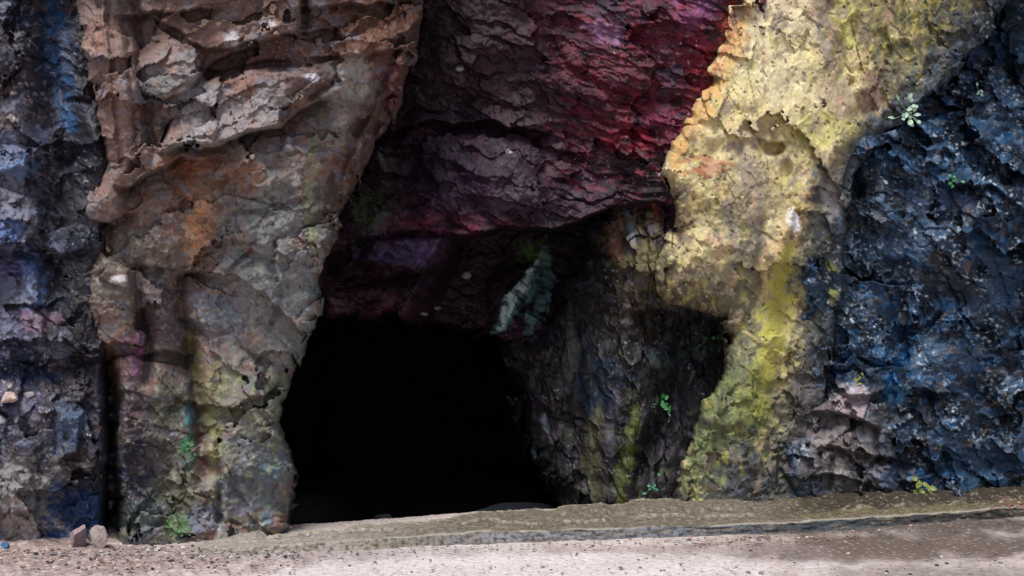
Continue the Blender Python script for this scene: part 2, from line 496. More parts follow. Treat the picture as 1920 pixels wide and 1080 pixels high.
    r.blob(410, 20, 160, 50, (121, 96, 86), .8)
    r.blob(430, 220, 100, 45, (136, 129, 131), .8, deg=-15)
    r.blob(290, 150, 40, 40, (116, 114, 118), .8)
    r.blob(510, 380, 90, 110, (124, 124, 122), .8)
    r.blob(520, 560, 80, 150, (116, 121, 122), .85)
    r.blob(480, 830, 90, 160, (112, 116, 102), .85)
    r.blob(250, 520, 80, 90, (92, 86, 78), .7)
    r.blob(300, 585, 38, 70, (88, 74, 82), .8)
    r.blob(250, 690, 26, 62, (122, 86, 106), .75)
    r.blob(258, 672, 8, 40, (150, 84, 130), .6)
    r.blob(395, 330, 85, 42, (130, 88, 62), .75)
    r.blob(470, 310, 30, 30, (150, 112, 90), .5)
    r.blob(360, 315, 30, 20, (136, 76, 40), .6)
    r.blob(374, 430, 22, 52, (172, 126, 88), .85, deg=8)
    r.blob(405, 575, 40, 38, (92, 106, 124), .8)
    r.blob(440, 620, 30, 26, (98, 106, 120), .6)
    r.stroke([(590, 250), (582, 330), (578, 410), (590, 470)], 15, (128, 134, 96), .7)
    r.stroke([(592, 540), (572, 610), (540, 690)], 14, (112, 124, 124), .6)
    r.stroke([(355, 630), (372, 690), (384, 740), (398, 800), (402, 880)], 15, (132, 128, 70), .7, br=.9)
    r.blob(400, 740, 22, 60, (128, 126, 84), .5)
    dl = ss(378, 350, u + 14 * r.w1) * ss(700, 760, v + 30 * r.w2)
    r._mix(dl * .85, (66, 68, 62))
    r.mottle(30, .1, (48, 50, 66), .8, .35, stretch=(1, 1.8), mask=dl)
    r.mottle(24, .15, (92, 96, 82), .7, .3, mask=dl)
    r.blob(330, 770, 60, 50, (78, 80, 64), .7)
    r.blob(255, 870, 50, 80, (36, 38, 62), .95, wet=.5)
    r.blob(250, 780, 26, 60, (78, 58, 62), .7)
    r.blob(310, 850, 34, 60, (92, 84, 84), .7)
    r.blob(352, 785, 14, 34, (58, 112, 128), .8)
    r.blob(352, 840, 13, 34, (30, 98, 74), .9)
    r.blob(340, 930, 60, 50, (92, 94, 70), .6)
    r.blob(255, 965, 44, 28, (104, 118, 118), .7)
    r.blob(335, 985, 24, 24, (88, 126, 78), .8)
    r.blob(380, 975, 30, 26, (98, 100, 124), .7)
    r.blob(490, 900, 70, 90, (92, 99, 108), .85)
    r.blob(460, 955, 24, 18, (140, 138, 166), .5)
    r.blob(500, 970, 12, 24, (96, 140, 160), .6)
    r.blob(500, 885, 24, 22, (84, 122, 132), .5)
    r.blob(690, 60, 90, 70, (100, 66, 50), .85)
    r.blob(730, 20, 50, 50, (84, 44, 20), .8)
    r.blob(665, 155, 26, 40, (150, 146, 142), .8)
    r.blob(640, 240, 60, 60, (96, 92, 86), .7)
    r.stroke([(785, 60), (755, 140), (712, 220), (670, 300), (636, 380)], 34, (76, 48, 42), .9, taper=False)
    r.blob(500, 100, 90, 26, (92, 62, 54), .8, deg=-14)
    r.blob(360, 215, 34, 50, (146, 142, 146), .7)
    r.blob(610, 400, 26, 80, (70, 62, 54), .6)
    r.blob(735, 150, 18, 40, (104, 48, 56), .6)
    for (x, y, a, b_) in ((438, 72, 11, 14), (503, 45, 13, 13), (548, 5, 9, 11), (585, 142, 10, 8), (556, 335, 8, 20), (540, 270, 7, 10), (225, 522, 14, 6)):
        r.blob(x, y, a, b_, (190, 184, 192), .85, br=.7, soft=.4, fine=.5)
    lower = ss(250, 420, v)
    r.mottle(16, .28, (150, 148, 132), .55, .3, mask=lower)
    r.mottle(20, .30, (104, 112, 132), .5, .3)
    r.mottle(14, .38, (84, 70, 66), .7, .25)
    r.mottle(22, .34, (146, 112, 96), .5, .3, mask=1 - lower * .7)
    r.mottle(6, .62, (188, 184, 180), .6, .2, octv=2)
    r.mottle(24, .3, (132, 138, 84), .45, .3, mask=ss(560, 760, v) * ss(330, 420, u))
    o = r.build('rock_pillar', DRY, 1.14, sat=.92, parts=[
        ('rib', 'smooth upright reddish brown rib', [(120, -720), (256, -720), (240, -10), (262, 110), (274, 230), (296, 300), (236, 345), (234, 408), (176, 424), (140, 400)]),
        ('slab', 'brown topmost slab with white quartz spots', [(256, -720), (580, -720), (580, 0), (556, 64), (490, 80), (430, 108), (372, 140), (335, 158), (270, 40)]),
        ('slab', 'grey jutting slab with a shadowed underside', [(300, 290), (345, 180), (395, 165), (560, 128), (592, 150), (592, 188), (530, 236), (440, 258), (400, 278), (338, 282)])])
    return tag(o, 'brown and grey rock pillar with stepped overhanging slabs left of the cave mouth', 'rock pillar')
brown_pillar()

# ------------------------------------------------------------------ crimson overhang above the cave
def overhang():
    r = Rock(520, 1480, -700, 720, 2, 37)
    u, v = r.u, r.v
    r.y += .95 - .35 * ss(1050, 1350, u) - .25 * ss(330, -50, v) + .3 * ss(900, 680, u)
    # the bulging boss below the dark seam
    r.bump(930, 330, 230, 110, .30, deg=5)
    r.ledge([(690, 250), (800, 228), (930, 232), (1010, 250)], .12, 60, .16, 26, jag=10)
    # the lip, and the recess and lintel behind it
    lip = np.interp(u, [500, 640, 700, 800, 880, 960, 1040, 1110, 1180, 1300, 1480], [470, 470, 436, 432, 440, 424, 426, 402, 380, 380, 380]) + 7 * fbm(u, v * .2, 60, 4, 5)
    below = ss(-2, 8, v - lip)
    dark = ss(830, 900, u + (v - 430) * .5) * ss(1190, 1110, u)
    r.y += below * (.25 + 1.5 * dark) * ss(1290, 1200, u)
    r.y -= .22 * np.exp(-np.maximum(lip - v, 0) / 50) * (1 - below) * dark
    r.block([(690, 440), (850, 432), (838, 470), (800, 505), (720, 508), (672, 490)], .25, soft=16)
    r.ledge([(640, 520), (740, 512), (810, 502), (860, 462)], .18, 40, .22, 18)
    r.ledge([(620, 592), (740, 592), (860, 612), (960, 642)], .16, 60, .0, 20)
    r.bump(985, 560, 90, 90, .35, deg=-20)
    r.cut([(560, -720), (1460, -720), (1440, 100), (1345, 300), (1300, 420), (1240, 520), (1110, 640), (1040, 690), (975, 650), (935, 648), (905, 628), (862, 626), (820, 606), (788, 612), (742, 594), (700, 604), (640, 592), (560, 600)], rough=11, R=26, Rm=.16, skirt=2.6, sk=8)
    r.rough(200, .15, 3)
    lay = ss(950, 1080, u)
    r.crag([(90, .12, 1.0), (38, .06, 1.1), (17, .016, 1.2), (9, .005, 1.1)], deg=14, stretch=1.9, warp=16)
    r.strata(44, .055, 14, 22)
    r.strata(17, .03, 16, 14, mask=.2 + .8 * lay)
    r.rough(16, .014, 4, stretch=(2.2, 1), ridge=True, mask=.5 + lay)
    r.rough(14, .009, 3)
    r.groove([(1010, 40), (1060, 130), (1160, 180), (1290, 190)], 10, .07)
    r.groove([(1060, 200), (1150, 235), (1260, 260)], 8, .07)
    # colour
    r.base((50, 29, 41)); r.wet[:] = .4
    r.vary(90, .3, .25)
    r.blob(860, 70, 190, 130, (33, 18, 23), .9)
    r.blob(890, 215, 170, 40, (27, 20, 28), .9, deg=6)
    r.blob(1000, 150, 100, 100, (50, 30, 40), .8)
    r.blob(1060, 60, 70, 90, (66, 34, 44), .8)
    r.blob(960, 310, 100, 55, (54, 47, 55), .8)
    r.blob(850, 330, 90, 90, (46, 30, 52), .9)
    r.blob(1190, 90, 130, 150, (86, 44, 54), .9)
    r.blob(1200, 230, 120, 80, (82, 36, 48), .85)
    r.blob(1300, 130, 80, 130, (94, 42, 56), .9)
    r.blob(1120, 330, 130, 60, (52, 32, 42), .85)
    r.blob(1240, 340, 60, 60, (26, 22, 26), .85)
    r.blob(1150, 10, 60, 40, (80, 78, 94), .6)
    r.blob(1260, 130, 26, 40, (62, 62, 80), .7)
    r.blob(1300, 20, 30, 40, (146, 100, 138), .5)
    r.stroke([(1110, 50), (1140, 62), (1160, 70)], 18, (156, 122, 154), .8, br=.9)
    r.blob(1255, 225, 36, 24, (116, 58, 80), .7)
    r.blob(1190, 265, 50, 16, (126, 40, 48), .6)
    r.blob(1320, 140, 34, 60, (124, 44, 54), .7)
    r.blob(700, 300, 50, 60, (34, 28, 36), .8)
    r.stroke([(1385, -40), (1368, 50), (1330, 150)], 14, (150, 80, 58), .55)
    r.blob(800, 422, 150, 18, (92, 42, 60), .6, br=.9)
    r.mottle(14, .2, (128, 70, 88), .6, .3, stretch=(2, 1), mask=r.zone(800, 420, 150, 22))
    r.blob(1010, 520, 190, 90, (24, 19, 23), .95, br=.25)  # shade under the lip, painted into the lintel colour
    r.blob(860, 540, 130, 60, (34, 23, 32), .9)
    r.blob(768, 468, 74, 30, (84, 70, 100), .9)
    r.blob(1040, 370, 110, 30, (62, 52, 66), .7)
    r.blob(700, 575, 90, 26, (68, 42, 50), .8)
    r.blob(690, 390, 40, 40, (46, 58, 40), .8)
    r.stroke([(718, 385), (712, 430), (670, 470)], 10, (96, 108, 112), .5)
    r.blob(1110, 570, 60, 60, (52, 46, 46), .7)
    r.stroke([(1022, 474), (1000, 510), (972, 555), (946, 592), (930, 616)], 17, (128, 160, 164), .95, br=.4, crisp=28)
    r.stroke([(1006, 490), (984, 530), (956, 575), (934, 612)], 11, (232, 250, 252), 1.0, br=.4, crisp=28)
    r.stroke([(1026, 470), (1026, 530), (1014, 580), (992, 618)], 14, (104, 130, 134), .85, br=.7, crisp=14)
    r.stroke([(1014, 490), (1000, 540), (976, 590)], 12, (84, 108, 114), .8, br=.9, crisp=20)
    r.blob(1000, 478, 22, 18, (92, 128, 66), .6)
    for (x, y) in ((820, 578), (793, 589), (874, 516), (955, 284), (862, 128)):
        r.blob(x, y, 6, 4, (215, 215, 220), .9, br=.7, soft=.3)
    z = ss(1000, 1100, u) * ss(420, 330, v)
    r.mottle(16, .15, (122, 58, 70), .6, .3, stretch=(1.8, 1), deg=14, mask=z)
    r.mottle(18, .2, (33, 22, 32), .8, .25, stretch=(1.8, 1), deg=14)
    r.mottle(12, .42, (104, 70, 96), .5, .25, stretch=(1.6, 1), deg=14, mask=z)
    r.mottle(20, .36, (70, 60, 70), .5, .3, mask=1 - z)
    r.mottle(7, .62, (196, 176, 192), .8, .2, octv=2, mask=.25 + .75 * z)
    st = fbm(rot(u, v, 12)[0], rot(u, v, 12)[1] / 6, 26, 4, 771)
    r.c *= np.exp(.45 * st)[..., None]
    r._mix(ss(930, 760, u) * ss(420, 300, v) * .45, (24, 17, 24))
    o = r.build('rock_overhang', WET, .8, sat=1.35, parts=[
        ('lintel', 'dark purple recessed lintel with painted shade under the lip and pale lime streaks', [(540, 470), (640, 470), (700, 436), (800, 432), (880, 440), (960, 424), (1040, 426), (1110, 402), (1180, 380), (1470, 380), (1470, 740), (540, 740)])])
    return tag(o, 'dark crimson layered rock overhang above the black cave mouth', 'rock overhang')
overhang()

# ------------------------------------------------------------------ shaded inner wall right of the cave mouth
def inner_wall():
    r = Rock(900, 1460, 360, 1010, 2, 51)
    u, v = r.u, r.v
    r.y += 1.15 + 1.0 * ss(1230, 960, u) + .25 * ss(520, 380, v)
    r.y -= .5 * ss(640, 470, v) * ss(1100, 1240, u)
    r.strata(40, .10, 80, 20)
    r.strata(60, .07, 10, 24, mask=ss(650, 560, v))
    r.bump(1150, 860, 100, 150, .12)
    r.cut([(1010, 620), (1090, 500), (1110, 400), (1150, 340), (1450, 340), (1450, 1020), (1062, 1020), (1036, 930), (1000, 870), (976, 790), (950, 735), (938, 650)], rough=12, R=120, Rm=.7, skirt=1.8)
    r.ledge([(1230, 580), (1300, 594), (1380, 612)], .06, 50, .30, 90, ends=60)
    r.groove([(1290, 600), (1262, 760), (1210, 860), (1190, 960)], 22, .22)
    r.groove([(1090, 640), (1080, 760), (1100, 940)], 18, .14)
    r.rough(150, .12, 3)
    r.crag([(80, .10, 1.0), (36, .05, 1.1), (17, .022, 1.1)], deg=78, stretch=1.9, warp=16)
    r.rough(22, .02, 4, stretch=(1, 2.4), ridge=True)
    r.rough(12, .008, 3)
    r.base((42, 40, 43)); r.wet[:] = .5
    r.vary(80, .3, .25)
    r.blob(1210, 400, 80, 70, (48, 34, 32), .9)
    r.stroke([(1150, 400), (1145, 440), (1160, 480)], 14, (150, 112, 96), .8, br=.9)
    r.stroke([(1170, 390), (1182, 430), (1180, 470)], 12, (140, 150, 166), .7, br=.9)
    r.stroke([(1225, 370), (1232, 410)], 12, (110, 58, 46), .8, br=.8)
    r.blob(1225, 510, 60, 60, (104, 96, 70), .85)
    r.mottle(18, .1, (112, 100, 72), .7, .3, mask=r.zone(1230, 470, 70, 130))
    r.blob(1190, 560, 60, 40, (52, 46, 44), .7)
    r.blob(1120, 720, 50, 50, (42, 56, 76), .7)
    r.blob(1260, 665, 40, 26, (112, 128, 132), .5)
    r.blob(1290, 760, 50, 120, (34, 38, 42), .8)
    r.blob(1320, 640, 60, 60, (30, 30, 34), .8)
    r.stroke([(1190, 770), (1180, 830), (1165, 890), (1160, 945)], 14, (88, 98, 54), .85, br=.8)
    r.stroke([(1120, 770), (1110, 850), (1115, 930)], 16, (98, 96, 74), .6)
    r.stroke([(1150, 720), (1148, 800), (1140, 900)], 9, (92, 92, 104), .6)
    r.stroke([(1062, 560), (1075, 650), (1060, 740)], 9, (104, 112, 108), .5)
    r.stroke([(1020, 780), (1026, 810)], 8, (150, 160, 176), .8)
    r.stroke([(1000, 840), (1003, 862)], 6, (120, 150, 170), .8)
    r.stroke([(952, 722), (964, 765)], 5, (190, 200, 206), .9)
    r.mottle(18, .3, (96, 100, 84), .5, .3, stretch=(1, 2))
    r.mottle(16, .36, (84, 74, 92), .6, .3, stretch=(1, 2))
    r.mottle(7, .62, (170, 182, 190), .8, .2, octv=2)
    o = r.build('rock_wall', WET, .92, sat=1.15)
    return tag(o, 'dark shaded rock wall with green streaks recessed just right of the cave mouth', 'rock wall')
inner_wall()

# ------------------------------------------------------------------ yellow lichen pillar
def lichen_pillar():
    r = Rock(1180, 1920, -700, 1000, 2, 67)
    u, v = r.u, r.v
    r.y += .35 + (u - 1300) * .0016 + .25 * ss(500, 950, v) * 0
    r.y -= .22 * ss(600, 200, v)
    r.cut([(1395, -720), (1930, -720), (1905, -20), (1850, 60), (1780, 140), (1715, 205), (1650, 262), (1600, 320), (1585, 420), (1575, 520), (1560, 640), (1545, 760), (1530, 1020),
           (1276, 1020), (1280, 930), (1284, 870), (1318, 780), (1346, 700), (1366, 632), (1362, 604), (1310, 588), (1262, 572), (1240, 545), (1240, 495), (1254, 462), (1268, 430), (1264, 380), (1250, 345), (1244, 318), (1270, 258), (1302, 200), (1336, 140), (1366, 70), (1388, -20)], rough=8, R=70, Rm=.30, skirt=1.2)
    t_ = np.clip(1 - r.sd / 44, 0, 1); r.y -= .30 * (1 - np.sqrt(np.clip(1 - t_ * t_, 0, 1))) * ss(1480, 1520, u)
    r.bump(1400, 330, 170, 190, .14, deg=20)
    r.bump(1320, 500, 100, 90, .14)
    r.bump(1400, 780, 60, 230, .12, deg=8)
    r.groove([(1545, -40), (1565, 70), (1600, 170), (1630, 230)], 16, .13)
    r.groove([(1290, 240), (1340, 150), (1380, 20)], 10, .04)
    r.groove([(1650, 50), (1668, 90), (1660, 130)], 8, .08)
    r.groove([(1430, 400), (1420, 520), (1390, 640)], 8, .06)
    r.bump(1450, 278, 26, 18, -.16, hard=.5)
    r.bump(1475, 320, 16, 26, -.10, hard=.6)
    r.ledge([(1400, 255), (1440, 268), (1475, 262)], .05, 24, .05, 16)
    r.bump(1345, 380, 9, 14, -.08); r.bump(1300, 370, 8, 10, -.07)
    r.groove([(1480, 480), (1470, 600), (1460, 760)], 18, .07)
    r.groove([(1500, 380), (1480, 460), (1475, 520)], 7, .06)
    r.ledge([(1240, 575), (1300, 592), (1366, 612)], .08, 50, .0, 20)
    r.rough(180, .09, 3)
    r.crag([(130, .09, .9), (60, .032, 1.0), (28, .012, 1.0), (13, .006, 1.0)], deg=64, stretch=1.6, warp=22)
    low = ss(560, 800, v) + ss(1540, 1700, u)
    r.crag([(30, .03, 1.1), (13, .012, 1.1)], deg=70, stretch=1.2, warp=12, mask=np.clip(low, 0, 1))
    f = r.rough(30, .020, 4, stretch=(1, 1.8), gain=.55)
    pit = fbm(u, v, 15, 3, 4411)
    r.y += .028 * ss(.55, .9, pit)
    # a ridge runs down the right border, beyond it the stone is bare and dark
    xr = np.interp(v, [-720, 0, 100, 200, 300, 400, 480, 560, 650, 750, 940, 1080], [1880, 1790, 1715, 1640, 1562, 1508, 1474, 1488, 1484, 1452, 1440, 1440])
    q = u - xr + 54 * r.w1 + 30 * r.f
    out = ss(-20, 50, q)
    r.y -= .09 * np.exp(-((u - xr + 14) / 20) ** 2) * ss(200, 280, v) * ss(560, 480, v)
    r.crag([(46, .05, 1.1), (21, .03, 1.2)], deg=20, stretch=1.2, warp=12, mask=out)
    # colour
    r.base((168, 154, 102))
    r.vary(80, .16, .18)
    hi = ss(760, 560, v)
    r.mottle(40, -.05, (196, 184, 138), .8, .5, stretch=(1, 2.4), deg=24, mask=hi)
    r.mottle(26, .1, (152, 136, 96), .7, .4, stretch=(1, 2.2), deg=24)
    r.blob(1430, 100, 110, 150, (204, 194, 150), .85)
    r.blob(1480, 10, 80, 60, (206, 190, 152), .8)
    r.blob(1385, 215, 80, 60, (196, 180, 122), .8)
    r.stroke([(1548, -40), (1550, 60), (1560, 150)], 26, (128, 116, 110), .85, taper=False)
    r.blob(1575, 200, 60, 70, (158, 142, 116), .8)
    r.blob(1720, 70, 140, 100, (112, 106, 60), .9)
    r.blob(1670, 140, 60, 50, (88, 84, 70), .8)
    r.blob(1800, 20, 60, 40, (134, 126, 40), .7)
    r.stroke([(1566, -30), (1580, 30), (1600, 90)], 17, (178, 176, 88), .9)
    r.blob(1730, 145, 16, 28, (176, 158, 44), .9)
    r.stroke([(1625, 130), (1632, 170), (1640, 200)], 20, (118, 80, 74), .8)
    r.blob(1640, 215, 50, 30, (132, 108, 94), .8)
    r.stroke([(1395, -20), (1380, 70), (1342, 160), (1304, 225), (1262, 310)], 22, (186, 138, 68), .85)
    r.stroke([(1380, 0), (1366, 70), (1330, 150)], 8, (176, 104, 62), .7)
    for (x, y, w_) in ((1315, 300, 40), (1330, 318, 34), (1300, 326, 30), (1345, 308, 26)):
        r.stroke([(x - w_, y + 6), (x, y - 4), (x + w_, y + 3)], 6, (160, 88, 54), .7, br=.8, wob=5)
    r.blob(1410, 250, 50, 30, (150, 134, 114), .7)
    r.blob(1560, 250, 60, 40, (168, 164, 84), .7)
    r.stroke([(1400, 290), (1405, 350), (1400, 420)], 30, (142, 130, 116), .8)
    r.stroke([(1470, 300), (1466, 380), (1450, 460)], 20, (190, 174, 126), .7)
    r.blob(1380, 470, 60, 60, (122, 118, 104), .85)
    r.stroke([(1330, 380), (1335, 440), (1325, 500)], 24, (170, 160, 112), .7)
    r.blob(1300, 520, 60, 50, (154, 142, 92), .8)
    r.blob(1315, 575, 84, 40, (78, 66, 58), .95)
    r.blob(1250, 520, 34, 60, (92, 86, 66), .8)
    r.blob(1272, 400, 30, 60, (104, 84, 66), .8)
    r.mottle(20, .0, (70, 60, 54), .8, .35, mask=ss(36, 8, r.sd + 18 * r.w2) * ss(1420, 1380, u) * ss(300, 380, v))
    r.blob(1410, 560, 44, 60, (110, 104, 80), .85)
    r.blob(1390, 690, 60, 100, (88, 92, 68), .95)
    r.blob(1335, 760, 50, 70, (108, 116, 70), .8)
    r.blob(1350, 850, 90, 130, (96, 108, 68), .95)
    r.blob(1445, 890, 90, 80, (62, 62, 74), .95)
    r.blob(1340, 930, 50, 26, (80, 84, 94), .7)
    r.stroke([(1560, 320), (1500, 400), (1462, 480), (1432, 560)], 18, (182, 150, 100), .8)
    r.mottle(30, .30, (190, 150, 116), .55, .4, stretch=(1, 2), deg=20, mask=hi)
    r.mottle(26, .36, (166, 160, 70), .6, .35, stretch=(1, 2))
    r.mottle(34, .32, (116, 104, 92), .75, .3, stretch=(1, 1.8), deg=20)
    r.mottle(12, .52, (84, 72, 60), .8, .2, stretch=(1, 1.5), deg=-30)
    r.mottle(13, .40, (206, 192, 138), .55, .3, stretch=(1, 1.6), deg=24, mask=hi)
    r.mottle(15, .36, (128, 114, 106), .6, .3, stretch=(1, 1.5), mask=hi)
    r.mottle(20, .0, (54, 56, 48), .8, .4, stretch=(1, 2.4), mask=(1 - hi) * .75 + ss(1590, 1670, u) * .8)
    r.mottle(40, .2, (60, 58, 54), .7, .5, mask=ss(1600, 1700, u))
    r.mottle(14, .34, (160, 146, 56), .8, .25, stretch=(1, 1.6), mask=ss(1620, 1680, u))
    r._mix(out * .93, (58, 62, 60))
    r.mottle(18, .2, (46, 60, 78), .7, .25, mask=out)
    r.mottle(13, .3, (112, 114, 108), .6, .25, mask=out)
    r.mottle(26, .25, (98, 102, 66), .6, .3, mask=out * ss(380, 460, v))
    edge = ss(52, 12, r.sd + 22 * r.w2 + 16 * r.f) * ss(1480, 1530, u)
    r._mix(edge * .85, (34, 42, 54))
    r.mottle(14, .2, (62, 86, 112), .7, .3, mask=edge)
    r.mottle(9, .3, (140, 150, 160), .7, .3, mask=edge + out * .6)
    r.blob(1560, 370, 16, 50, (130, 126, 128), .7)
    r.blob(1500, 800, 30, 90, (86, 78, 80), .7)
    r.stroke([(1476, 470), (1462, 540), (1446, 610), (1438, 690), (1426, 770)], 22, (164, 160, 50), .9, br=1.2)
    r.stroke([(1420, 690), (1416, 760), (1436, 790)], 34, (122, 128, 58), .75, br=1.1)
    r.stroke([(1440, 640), (1432, 720)], 14, (168, 164, 62), .7, br=1.3)
    r.blob(1560, 520, 12, 30, (132, 138, 62), .7)
    r.blob(1488, 420, 13, 20, (206, 206, 216), .85, br=.7)
    r.wet[:] = out * .5
    o = r.build('rock_pillar', DRY, 1.28, sat=.86)
    return tag(o, 'pale yellow lichen covered rock pillar right of the cave mouth', 'rock pillar')
lichen_pillar()

# ------------------------------------------------------------------ blue-black wall on the right
def blue_wall():
    r = Rock(1430, 2700, -700, 980, 2, 83)
    u, v = r.u, r.v
    r.y += .60 + (u - 1500) * .0019 + .40 * ss(330, 80, v) * ss(1500, 1900, u)
    r.y -= .25 * ss(1560, 1800, u) * ss(160, 420, v)
    xr = np.interp(v, [-720, 0, 205, 320, 420, 520, 760, 1020], [1905, 1890, 1715, 1600, 1585, 1575, 1545, 1530])
    r.y += .15 * ss(70, -30, u - xr)
    r.cut([(1660, -720), (2720, -720), (2720, 1000), (1470, 1000), (1480, 700), (1500, 420), (1590, 250), (1680, 130), (1680, 0)], rough=6, R=70, Rm=.3, skirt=1)
    r.rough(260, .18, 3)
    r.ledge([(1640, 250), (1760, 215), (1900, 190), (2000, 170)], -.15, 90, -.12, 90)
    r.crag([(150, .28, 1.1), (66, .12, 1.2), (30, .030, 1.3), (13, .009, 1.3)], deg=24, stretch=1.5, warp=30)
    r.strata(120, .12, 74, 50)
    r.strata(36, .04, 16, 24, mask=ss(560, 420, v))
    for (x0, y0, x1, y1) in ((1530, 772, 1640, 800), (1540, 838, 1640, 862), (1530, 890, 1620, 905)):
        r.ledge([(x0, y0), ((x0 + x1) / 2, (y0 + y1) / 2 - 6), (x1, y1)], .07, 24, .09, 14, jag=5, ends=14)
    for (x0, y0, x1, y1) in ((1596, 770, 1604, 850), (1560, 850, 1556, 930), (1640, 800, 1650, 900)):
        r.groove([(x0, y0), (x1, y1)], 5, .09)
    r.rough(26, .02, 5, stretch=(1.6, 1), gain=.62)
    r.groove([(1690, 400), (1680, 540), (1710, 700)], 20, .12)
    r.groove([(1590, 300), (1620, 420), (1600, 560)], 14, .10)
    r.groove([(1850, 600), (1840, 760), (1870, 900)], 30, .22)
    r.ledge([(1600, 745), (1680, 730), (1780, 740)], .10, 40, .16, 30)
    r.ledge([(1800, 345), (1860, 350), (1930, 400)], .14, 60, .18, 30)
    r.ledge([(1560, 840), (1640, 850), (1700, 870)], .05, 30, .07, 15)
    r.ledge([(1520, 780), (1580, 775), (1640, 800)], .06, 30, .08, 15)
    r.base((32, 42, 56)); r.wet[:] = .75
    r.vary(100, .35, .3)
    r.mottle(50, .1, (30, 54, 82), .85, .3)
    r.mottle(30, .25, (34, 40, 44), .8, .25)
    r.mottle(34, .35, (72, 66, 68), .7, .25)
    r.blob(1700, 640, 120, 120, (44, 64, 88), .7)
    r.blob(1670, 690, 44, 30, (44, 84, 128), .7)
    r.blob(1750, 300, 130, 50, (62, 82, 108), .6, deg=10)
    r.blob(1870, 330, 50, 30, (84, 100, 124), .7)
    r.blob(1760, 400, 60, 60, (96, 104, 122), .5)
    r.blob(1640, 420, 50, 50, (72, 78, 86), .6)
    r.blob(1700, 200, 40, 40, (62, 66, 86), .6)
    r.blob(1800, 120, 60, 60, (56, 62, 86), .7)
    r.blob(1760, 470, 60, 50, (52, 48, 48), .7)
    r.blob(1580, 850, 80, 90, (116, 112, 112), .85, wet=.3)
    r.blob(1545, 800, 30, 60, (96, 84, 86), .6)
    r.blob(1605, 750, 30, 24, (140, 132, 138), .7)
    r.blob(1555, 905, 50, 26, (122, 128, 116), .6)
    r.blob(1660, 860, 26, 46, (70, 92, 122), .7)
    r.blob(1600, 820, 24, 24, (98, 122, 138), .6)
    r.blob(1720, 800, 60, 60, (52, 48, 48), .6)
    r.blob(1880, 850, 50, 90, (30, 34, 38), .8)
    r.blob(1800, 880, 60, 30, (40, 66, 92), .5)
    r.blob(1910, 660, 24, 30, (70, 96, 124), .7)
    r.mottle(16, .34, (66, 92, 122), .6, .25)
    r.mottle(12, .36, (112, 124, 140), .7, .25, stretch=(1.5, 1), deg=15)
    r.mottle(9, .36, (150, 160, 172), .75, .25, stretch=(1.4, 1), deg=15)
    r.mottle(24, .28, (84, 78, 74), .6, .25)
    r.mottle(40, -.05, (20, 26, 34), .85, .35)
    r.mottle(6, .5, (214, 220, 228), .9, .2, octv=2, mask=ss(0.0, .7, fbm(u, v, 120, 3, 991)))
    r.mottle(12, .5, (94, 104, 66), .5, .2, mask=ss(1640, 1560, u))
    fa = r.ids[1] * .5 + r.ids[2] * .5
    r._mix(ss(.66, .72, fa) * .55, (64, 80, 100))
    r._mix(ss(.36, .30, fa) * .7, (18, 24, 32))
    pale = r.zone(1575, 850, 75, 95)
    r._mix(pale * .75, (100, 95, 94))
    r.mottle(20, .05, (134, 128, 130), .7, .3, mask=pale)
    r.mottle(14, .25, (58, 56, 60), .8, .3, mask=pale)
    r.mottle(5, .25, (104, 120, 140), .6, .3, octv=2, mask=1 - pale)
    r.blob(1600, 752, 26, 22, (150, 140, 144), .8)
    r.blob(1680, 738, 22, 12, (120, 160, 190), .7)
    r.wet *= 1 - .6 * pale
    r.mottle(7, .28, (170, 180, 190), .85, .2, octv=3, stretch=(1.3, 1))
    o = r.build('rock_wall', WET, 1.18, sat=1.5)
    return tag(o, 'blue black wet craggy rock wall right of the yellow lichen pillar', 'rock wall')
blue_wall()

# ------------------------------------------------------------------ cave chamber: a closed hollow behind the mouth
def chamber():
    r = Rock(360, 1480, 330, 1010, 6, 95)
    u, v = r.u, r.v
    sd = poly_sdf(u, v, [(420, 380), (1200, 380), (1380, 700), (1300, 1020), (420, 1020)])
    r.y += 2.2 + 4.2 * ss(0, 170, sd)
    r.rough(160, .4, 4)
    r.crag([(70, .2, 1.0), (30, .08, 1.0)])
    r.base((40, 38, 40)); r.vary(100, .3, .2)
    o = r.build('cave_chamber', WET, .5)
    return tag(o, kind='structure')
chamber()

# ------------------------------------------------------------------ unseen shell added behind and above the cliff to keep light out
def hill_light_seal():
    xs = np.concatenate([np.linspace(-60, -9, 18), np.linspace(-8, 12, 12), np.linspace(14, 60, 16)])
    ys = np.concatenate([np.linspace(-.4, 2, 4), np.linspace(3, 60, 24)])
    X, Y = np.meshgrid(xs, ys)
    Z = 8.0 + .35 * (Y + .4) + 1.2 * fbm(X, Y, 9, 4, 5)
    side = np.clip((np.abs(X - 1) - 9) / 14, 0, 1)
    Z = Z * (1 - side) - 1 * side
    Z[0] = np.where(side[0] > 0, -1, Z[0])
    P = np.stack([X, Y, Z], -1)
    col = np.zeros(X.shape + (4,)); col[..., :3] = (.06, .06, .03)
    o = grid_mesh('hill_light_seal', P[::-1], col, DRY, np.ones(X.shape, bool))
    tag(o, kind='structure')
hill_light_seal()

# ------------------------------------------------------------------ ground
def gpos(u, v, z=0.0):
    d = (EYE - z) * F / (v - HOR)
    return (u - 960) / F * d, d - DIST

def blob2(c, U, V, cx, cy, rx, ry, col, a=1., seed=0, br=.5, soft=.5):
    n = fbm(U, V * 2.5, 60, 5, seed)
    r = np.sqrt(((U - cx) / rx) ** 2 + ((V - cy) / ry) ** 2) + br * n
    m = a * ss(1 + soft, 1 - soft, r)
    c += (lin(col) * .72 - c) * m[..., None]

